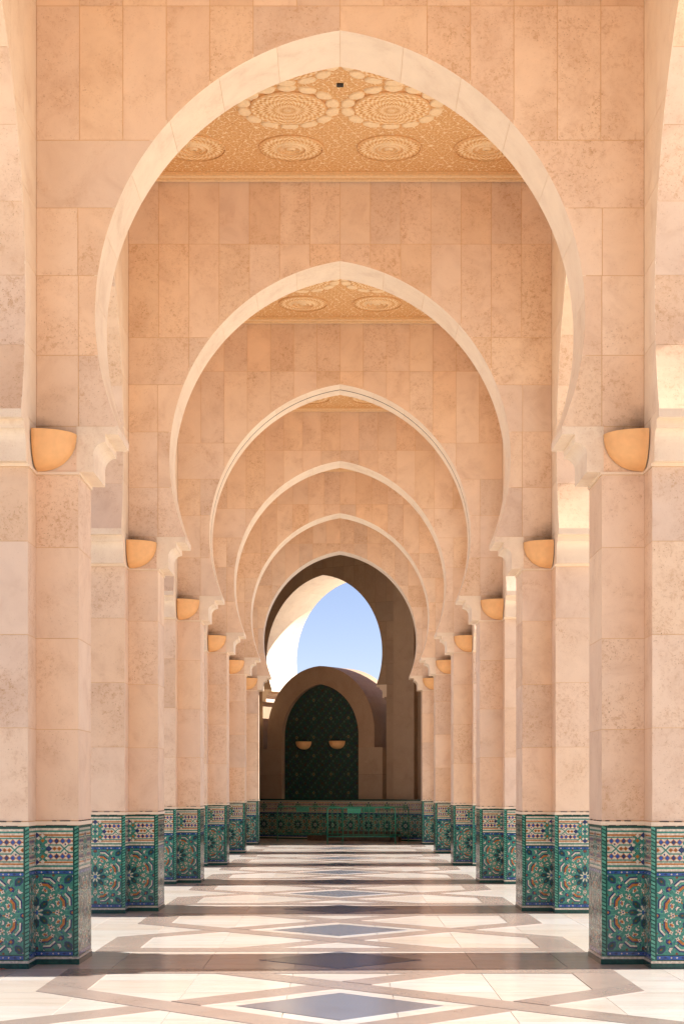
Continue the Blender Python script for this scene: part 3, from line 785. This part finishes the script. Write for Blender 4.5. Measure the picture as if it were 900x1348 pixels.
# ------------------------------------------------------------------ the shaded end: skewed arch, gate block, low wall
TH_E = 33.0
EO, ER = (-0.57, 54.7, 0), R_(-TH_E)
TE = 1.79
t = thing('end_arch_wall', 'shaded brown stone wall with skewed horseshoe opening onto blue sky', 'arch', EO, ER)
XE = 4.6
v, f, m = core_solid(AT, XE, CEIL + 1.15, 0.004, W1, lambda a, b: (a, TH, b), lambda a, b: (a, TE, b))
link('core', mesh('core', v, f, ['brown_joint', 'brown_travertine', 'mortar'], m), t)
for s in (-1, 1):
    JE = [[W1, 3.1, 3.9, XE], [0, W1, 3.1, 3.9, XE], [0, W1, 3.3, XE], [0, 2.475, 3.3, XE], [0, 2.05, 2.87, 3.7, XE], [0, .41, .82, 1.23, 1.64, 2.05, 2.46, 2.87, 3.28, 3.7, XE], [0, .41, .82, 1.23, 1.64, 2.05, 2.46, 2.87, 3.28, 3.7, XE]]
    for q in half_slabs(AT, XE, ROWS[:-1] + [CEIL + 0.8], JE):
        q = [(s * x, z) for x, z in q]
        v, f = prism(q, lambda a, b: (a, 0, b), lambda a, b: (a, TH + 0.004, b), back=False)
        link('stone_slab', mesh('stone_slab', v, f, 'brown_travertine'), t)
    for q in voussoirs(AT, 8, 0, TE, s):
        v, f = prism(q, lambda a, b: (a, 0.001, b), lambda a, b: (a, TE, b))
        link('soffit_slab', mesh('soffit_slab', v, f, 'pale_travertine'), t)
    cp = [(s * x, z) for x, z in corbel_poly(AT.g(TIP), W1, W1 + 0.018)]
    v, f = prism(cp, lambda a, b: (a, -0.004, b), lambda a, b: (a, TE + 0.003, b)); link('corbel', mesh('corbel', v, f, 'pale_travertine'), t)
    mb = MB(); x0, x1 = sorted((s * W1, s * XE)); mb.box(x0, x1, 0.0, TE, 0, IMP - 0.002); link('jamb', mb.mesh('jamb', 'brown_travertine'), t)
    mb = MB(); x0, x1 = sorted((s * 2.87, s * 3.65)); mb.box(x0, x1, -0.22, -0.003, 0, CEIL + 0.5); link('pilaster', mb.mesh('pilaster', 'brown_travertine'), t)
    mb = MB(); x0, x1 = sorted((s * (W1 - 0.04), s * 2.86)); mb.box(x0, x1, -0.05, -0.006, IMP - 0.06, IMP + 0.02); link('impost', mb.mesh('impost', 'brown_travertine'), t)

def parc(hw, rise, z0, n=14):
    k = (rise * rise - hw * hw) / (2 * hw); R = hw + k; a1 = math.acos(k / R)
    pr = [(-k + R * math.cos(a1 * i / n), z0 + R * math.sin(a1 * i / n)) for i in range(n + 1)]
    return pr + [(-x, z) for x, z in pr[::-1][1:]]
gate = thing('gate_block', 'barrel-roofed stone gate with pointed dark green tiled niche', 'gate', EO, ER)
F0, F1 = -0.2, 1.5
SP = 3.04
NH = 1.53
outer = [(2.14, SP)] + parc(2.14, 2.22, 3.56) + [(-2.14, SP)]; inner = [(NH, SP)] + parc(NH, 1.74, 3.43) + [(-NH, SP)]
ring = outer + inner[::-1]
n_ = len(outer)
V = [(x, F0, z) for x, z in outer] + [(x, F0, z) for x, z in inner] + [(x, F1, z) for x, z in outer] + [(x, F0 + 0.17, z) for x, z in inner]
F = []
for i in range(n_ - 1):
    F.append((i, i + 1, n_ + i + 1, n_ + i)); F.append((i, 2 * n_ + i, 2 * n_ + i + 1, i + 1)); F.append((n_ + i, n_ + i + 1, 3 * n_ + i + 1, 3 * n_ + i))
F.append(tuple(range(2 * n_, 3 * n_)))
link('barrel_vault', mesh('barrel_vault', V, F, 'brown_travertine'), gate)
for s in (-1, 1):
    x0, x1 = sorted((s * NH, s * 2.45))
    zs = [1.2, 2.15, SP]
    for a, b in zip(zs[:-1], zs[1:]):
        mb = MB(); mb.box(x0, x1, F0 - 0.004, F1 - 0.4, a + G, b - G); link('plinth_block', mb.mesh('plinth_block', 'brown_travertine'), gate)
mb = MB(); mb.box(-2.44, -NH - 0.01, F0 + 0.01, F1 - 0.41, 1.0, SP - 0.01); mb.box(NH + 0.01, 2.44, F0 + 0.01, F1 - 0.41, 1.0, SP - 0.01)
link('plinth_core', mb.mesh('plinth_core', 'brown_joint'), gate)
# niche tiling
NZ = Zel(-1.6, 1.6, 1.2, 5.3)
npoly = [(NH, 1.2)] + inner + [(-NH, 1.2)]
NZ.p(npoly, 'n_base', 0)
import itertools
def inside(x, z):
    if z < 3.43: return abs(x) < NH - 0.06
    k = (1.74 ** 2 - NH ** 2) / (2 * NH); R = NH + k
    return (abs(x) + k) ** 2 + (z - 3.43) ** 2 < (R - 0.06) ** 2
sp = 0.145
for i in range(-11, 12):
    for j in range(0, 30):
        x = i * sp / 1.0; z = 1.3 + j * sp
        if inside(x, z):
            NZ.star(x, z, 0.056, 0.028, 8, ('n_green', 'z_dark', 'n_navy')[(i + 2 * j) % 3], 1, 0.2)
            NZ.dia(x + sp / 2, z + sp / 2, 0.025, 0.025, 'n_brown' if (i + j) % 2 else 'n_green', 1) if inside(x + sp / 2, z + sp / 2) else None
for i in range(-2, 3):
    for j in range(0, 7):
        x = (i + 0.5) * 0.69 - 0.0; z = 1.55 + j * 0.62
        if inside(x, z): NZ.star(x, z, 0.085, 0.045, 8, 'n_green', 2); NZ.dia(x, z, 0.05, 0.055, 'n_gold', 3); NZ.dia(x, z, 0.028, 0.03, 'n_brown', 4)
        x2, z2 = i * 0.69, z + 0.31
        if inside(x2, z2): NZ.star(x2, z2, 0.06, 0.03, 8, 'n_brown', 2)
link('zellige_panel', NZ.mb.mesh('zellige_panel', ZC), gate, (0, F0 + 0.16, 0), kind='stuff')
nb = bowl_mesh('wall_lamp', R_(180), R_(360), 0.29, 0.27)
for u, w in ((-0.72, 'left'), (0.62, 'right')):
    p = Vector((u, F0 + 0.15, 0)); c, s_ = math.cos(ER), math.sin(ER)
    o = link('wall_lamp', nb, None, (EO[0] + p.x * c - p.y * s_, EO[1] + p.x * s_ + p.y * c, 3.27), ER)
    tag(o, '%s one of two terracotta half-bowl lamps on the green tiled niche' % w, 'wall lamp', 'terracotta lamps in the niche')

low = thing('low_wall', 'low shaded wall clad in green mosaic tiles behind the barriers', 'wall', EO, ER)
mb = MB(); mb.box(-4.4, 4.4, -0.47, -0.215, 0, DADO); core = link('dado', mb.mesh('dado', 'z_green'), low)
mb = MB(); mb.box(-4.4, 4.4, -0.49, -0.21, DADO + 0.001, DADO + 0.03); link('capping', mb.mesh('capping', 'z_dark'), low)
k = -6
while k <= 6:
    for sx in (-1, 1):
        for nm, me in (('zellige_panel', Z_MAIN), ('zellige_frieze', Z_FRZ), ('blue_border', Z_B1), ('blue_border', Z_B2), ('base_course', Z_BASE)):
            link(nm, me, core, (k * XM * 2 * 1.0, -0.472, 0), 0, (sx, 1, 1), 'stuff' if nm.startswith('zel') else None)
    k += 1

# solid walls and roof closing the last bay; left wall added to block plaza light
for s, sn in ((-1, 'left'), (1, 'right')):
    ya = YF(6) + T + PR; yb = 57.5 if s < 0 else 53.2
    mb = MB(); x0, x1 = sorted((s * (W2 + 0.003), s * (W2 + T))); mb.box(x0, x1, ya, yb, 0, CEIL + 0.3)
    o = link('side_wall', mb.mesh('side_wall', 'brown_travertine')); tag(o, 'plain stone wall blocking light from the %s of the last bay, unseen behind the sixth pier' % sn, 'wall')
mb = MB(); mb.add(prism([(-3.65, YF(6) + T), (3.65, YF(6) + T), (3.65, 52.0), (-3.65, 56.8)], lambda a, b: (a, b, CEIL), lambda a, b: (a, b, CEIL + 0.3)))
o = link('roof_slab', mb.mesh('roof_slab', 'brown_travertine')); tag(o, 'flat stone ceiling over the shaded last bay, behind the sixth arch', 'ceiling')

# ------------------------------------------------------------------ crowd barriers and timber
def make_barrier(nb):
    t = thing('crowd_barrier', '', 'barrier')
    w, h, z0 = 1.03, 1.10, 0.22
    m = MB(); r = 0.1
    pts = [(-w, 0, z0)] + [(-w, 0, h - r)] + [(-w + r - r * math.cos(a), 0, h - r + r * math.sin(a)) for a in (.5, 1.0)] + [(-w + r, 0, h)] + [(w - r, 0, h)] + \
          [(w - r + r * math.sin(a), 0, h - r + r * math.cos(a)) for a in (.5, 1.0)] + [(w, 0, h - r), (w, 0, z0)]
    m.tube(pts, 0.02); m.tube([(-w, 0, z0), (w, 0, z0)], 0.017)
    link('frame', m.mesh('frame', 'barrier_green', True), t)
    bar = MB(); bar.tube([(0, 0, z0), (0, 0, h)], 0.009, 6); bme = bar.mesh('bar', 'barrier_green', True)
    for i in range(1, nb): link('bar', bme, t, (-w + 2 * w * i / nb, 0, 0))
    ft = MB(); ft.tube([(0, 0, z0), (0, 0, 0.02)], 0.019); ft.tube([(0, -0.25, 0.018), (0, 0.25, 0.018)], 0.018)
    fme = ft.mesh('foot', 'barrier_green', True)
    for s in (-1, 1): link('foot', fme, t, (s * w, 0, 0))
    pl = MB(); pl.box(-0.21, 0.21, -0.012, 0.012, h - 0.17, h - 0.022); link('sign_plate', pl.mesh('sign_plate', 'barrier_green'), t, (-0.22, -0.012, 0))
    return t
b0 = make_barrier(13)
for i, (x, y, rz, lb) in enumerate(((0.645, 49.7, 0.02, 'green tubular crowd barrier standing in front of the other two'),
                                   (-0.98, 52.6, -0.03, 'leftmost green tubular crowd barrier, set behind the front one'),
                                   (1.12, 51.6, -0.04, 'rightmost green crowd barrier, half hidden behind the front one'))):
    o = b0 if i == 0 else copy_tree(b0)
    o.location = (x, y, 0.004); o.rotation_euler.z = rz; tag(o, lb, 'barrier', 'green crowd barriers')
for i, (x, y, z, l, rz, lb) in enumerate(((0.3, 52.5, 0.0, 1.5, -0.5, 'long dark timber beam on the floor behind the barriers'), (0.9, 52.2, 0.0, 1.1, -0.45, 'short dark timber beam beside the longer one behind the barriers'),
                                       (0.6, 52.35, 0.16, 1.3, -0.52, 'dark timber plank laid on top of the two beams behind the barriers'), (0.75, 52.3, 0.24, 1.2, -0.44, 'topmost dark plank of the timber pile behind the barriers'))):
    mb = MB(); h = 0.155 if z == 0 else 0.07
    mb.box(-l, l, -0.1, 0.1, 0, h); mb.box(-l + .05, l - .08, -0.085, 0.08, h, h + 0.008)
    o = link('timber_beam', mb.mesh('timber_beam', 'timber'), None, (x, y, z + 0.004), rz); tag(o, lb, 'timber')
mb = MB()
for i in range(3):
    x = random.uniform(-.05, .05); y = random.uniform(-.03, .03)
    mb.v += [(x - .03, y, .004), (x, y - .012, .012), (x + .035, y, .006), (x, y + .012, .015)]; o_ = len(mb.v) - 4; mb.f.append((o_, o_ + 1, o_ + 2, o_ + 3)); mb.m.append(0)
o = link('dry_leaf', mb.mesh('dry_leaf', 'leaf_litter'), None, (-3.08, 14.95, 0.004)); tag(o, 'curled rust-brown dry leaf on the floor by the first left pier', 'leaf')
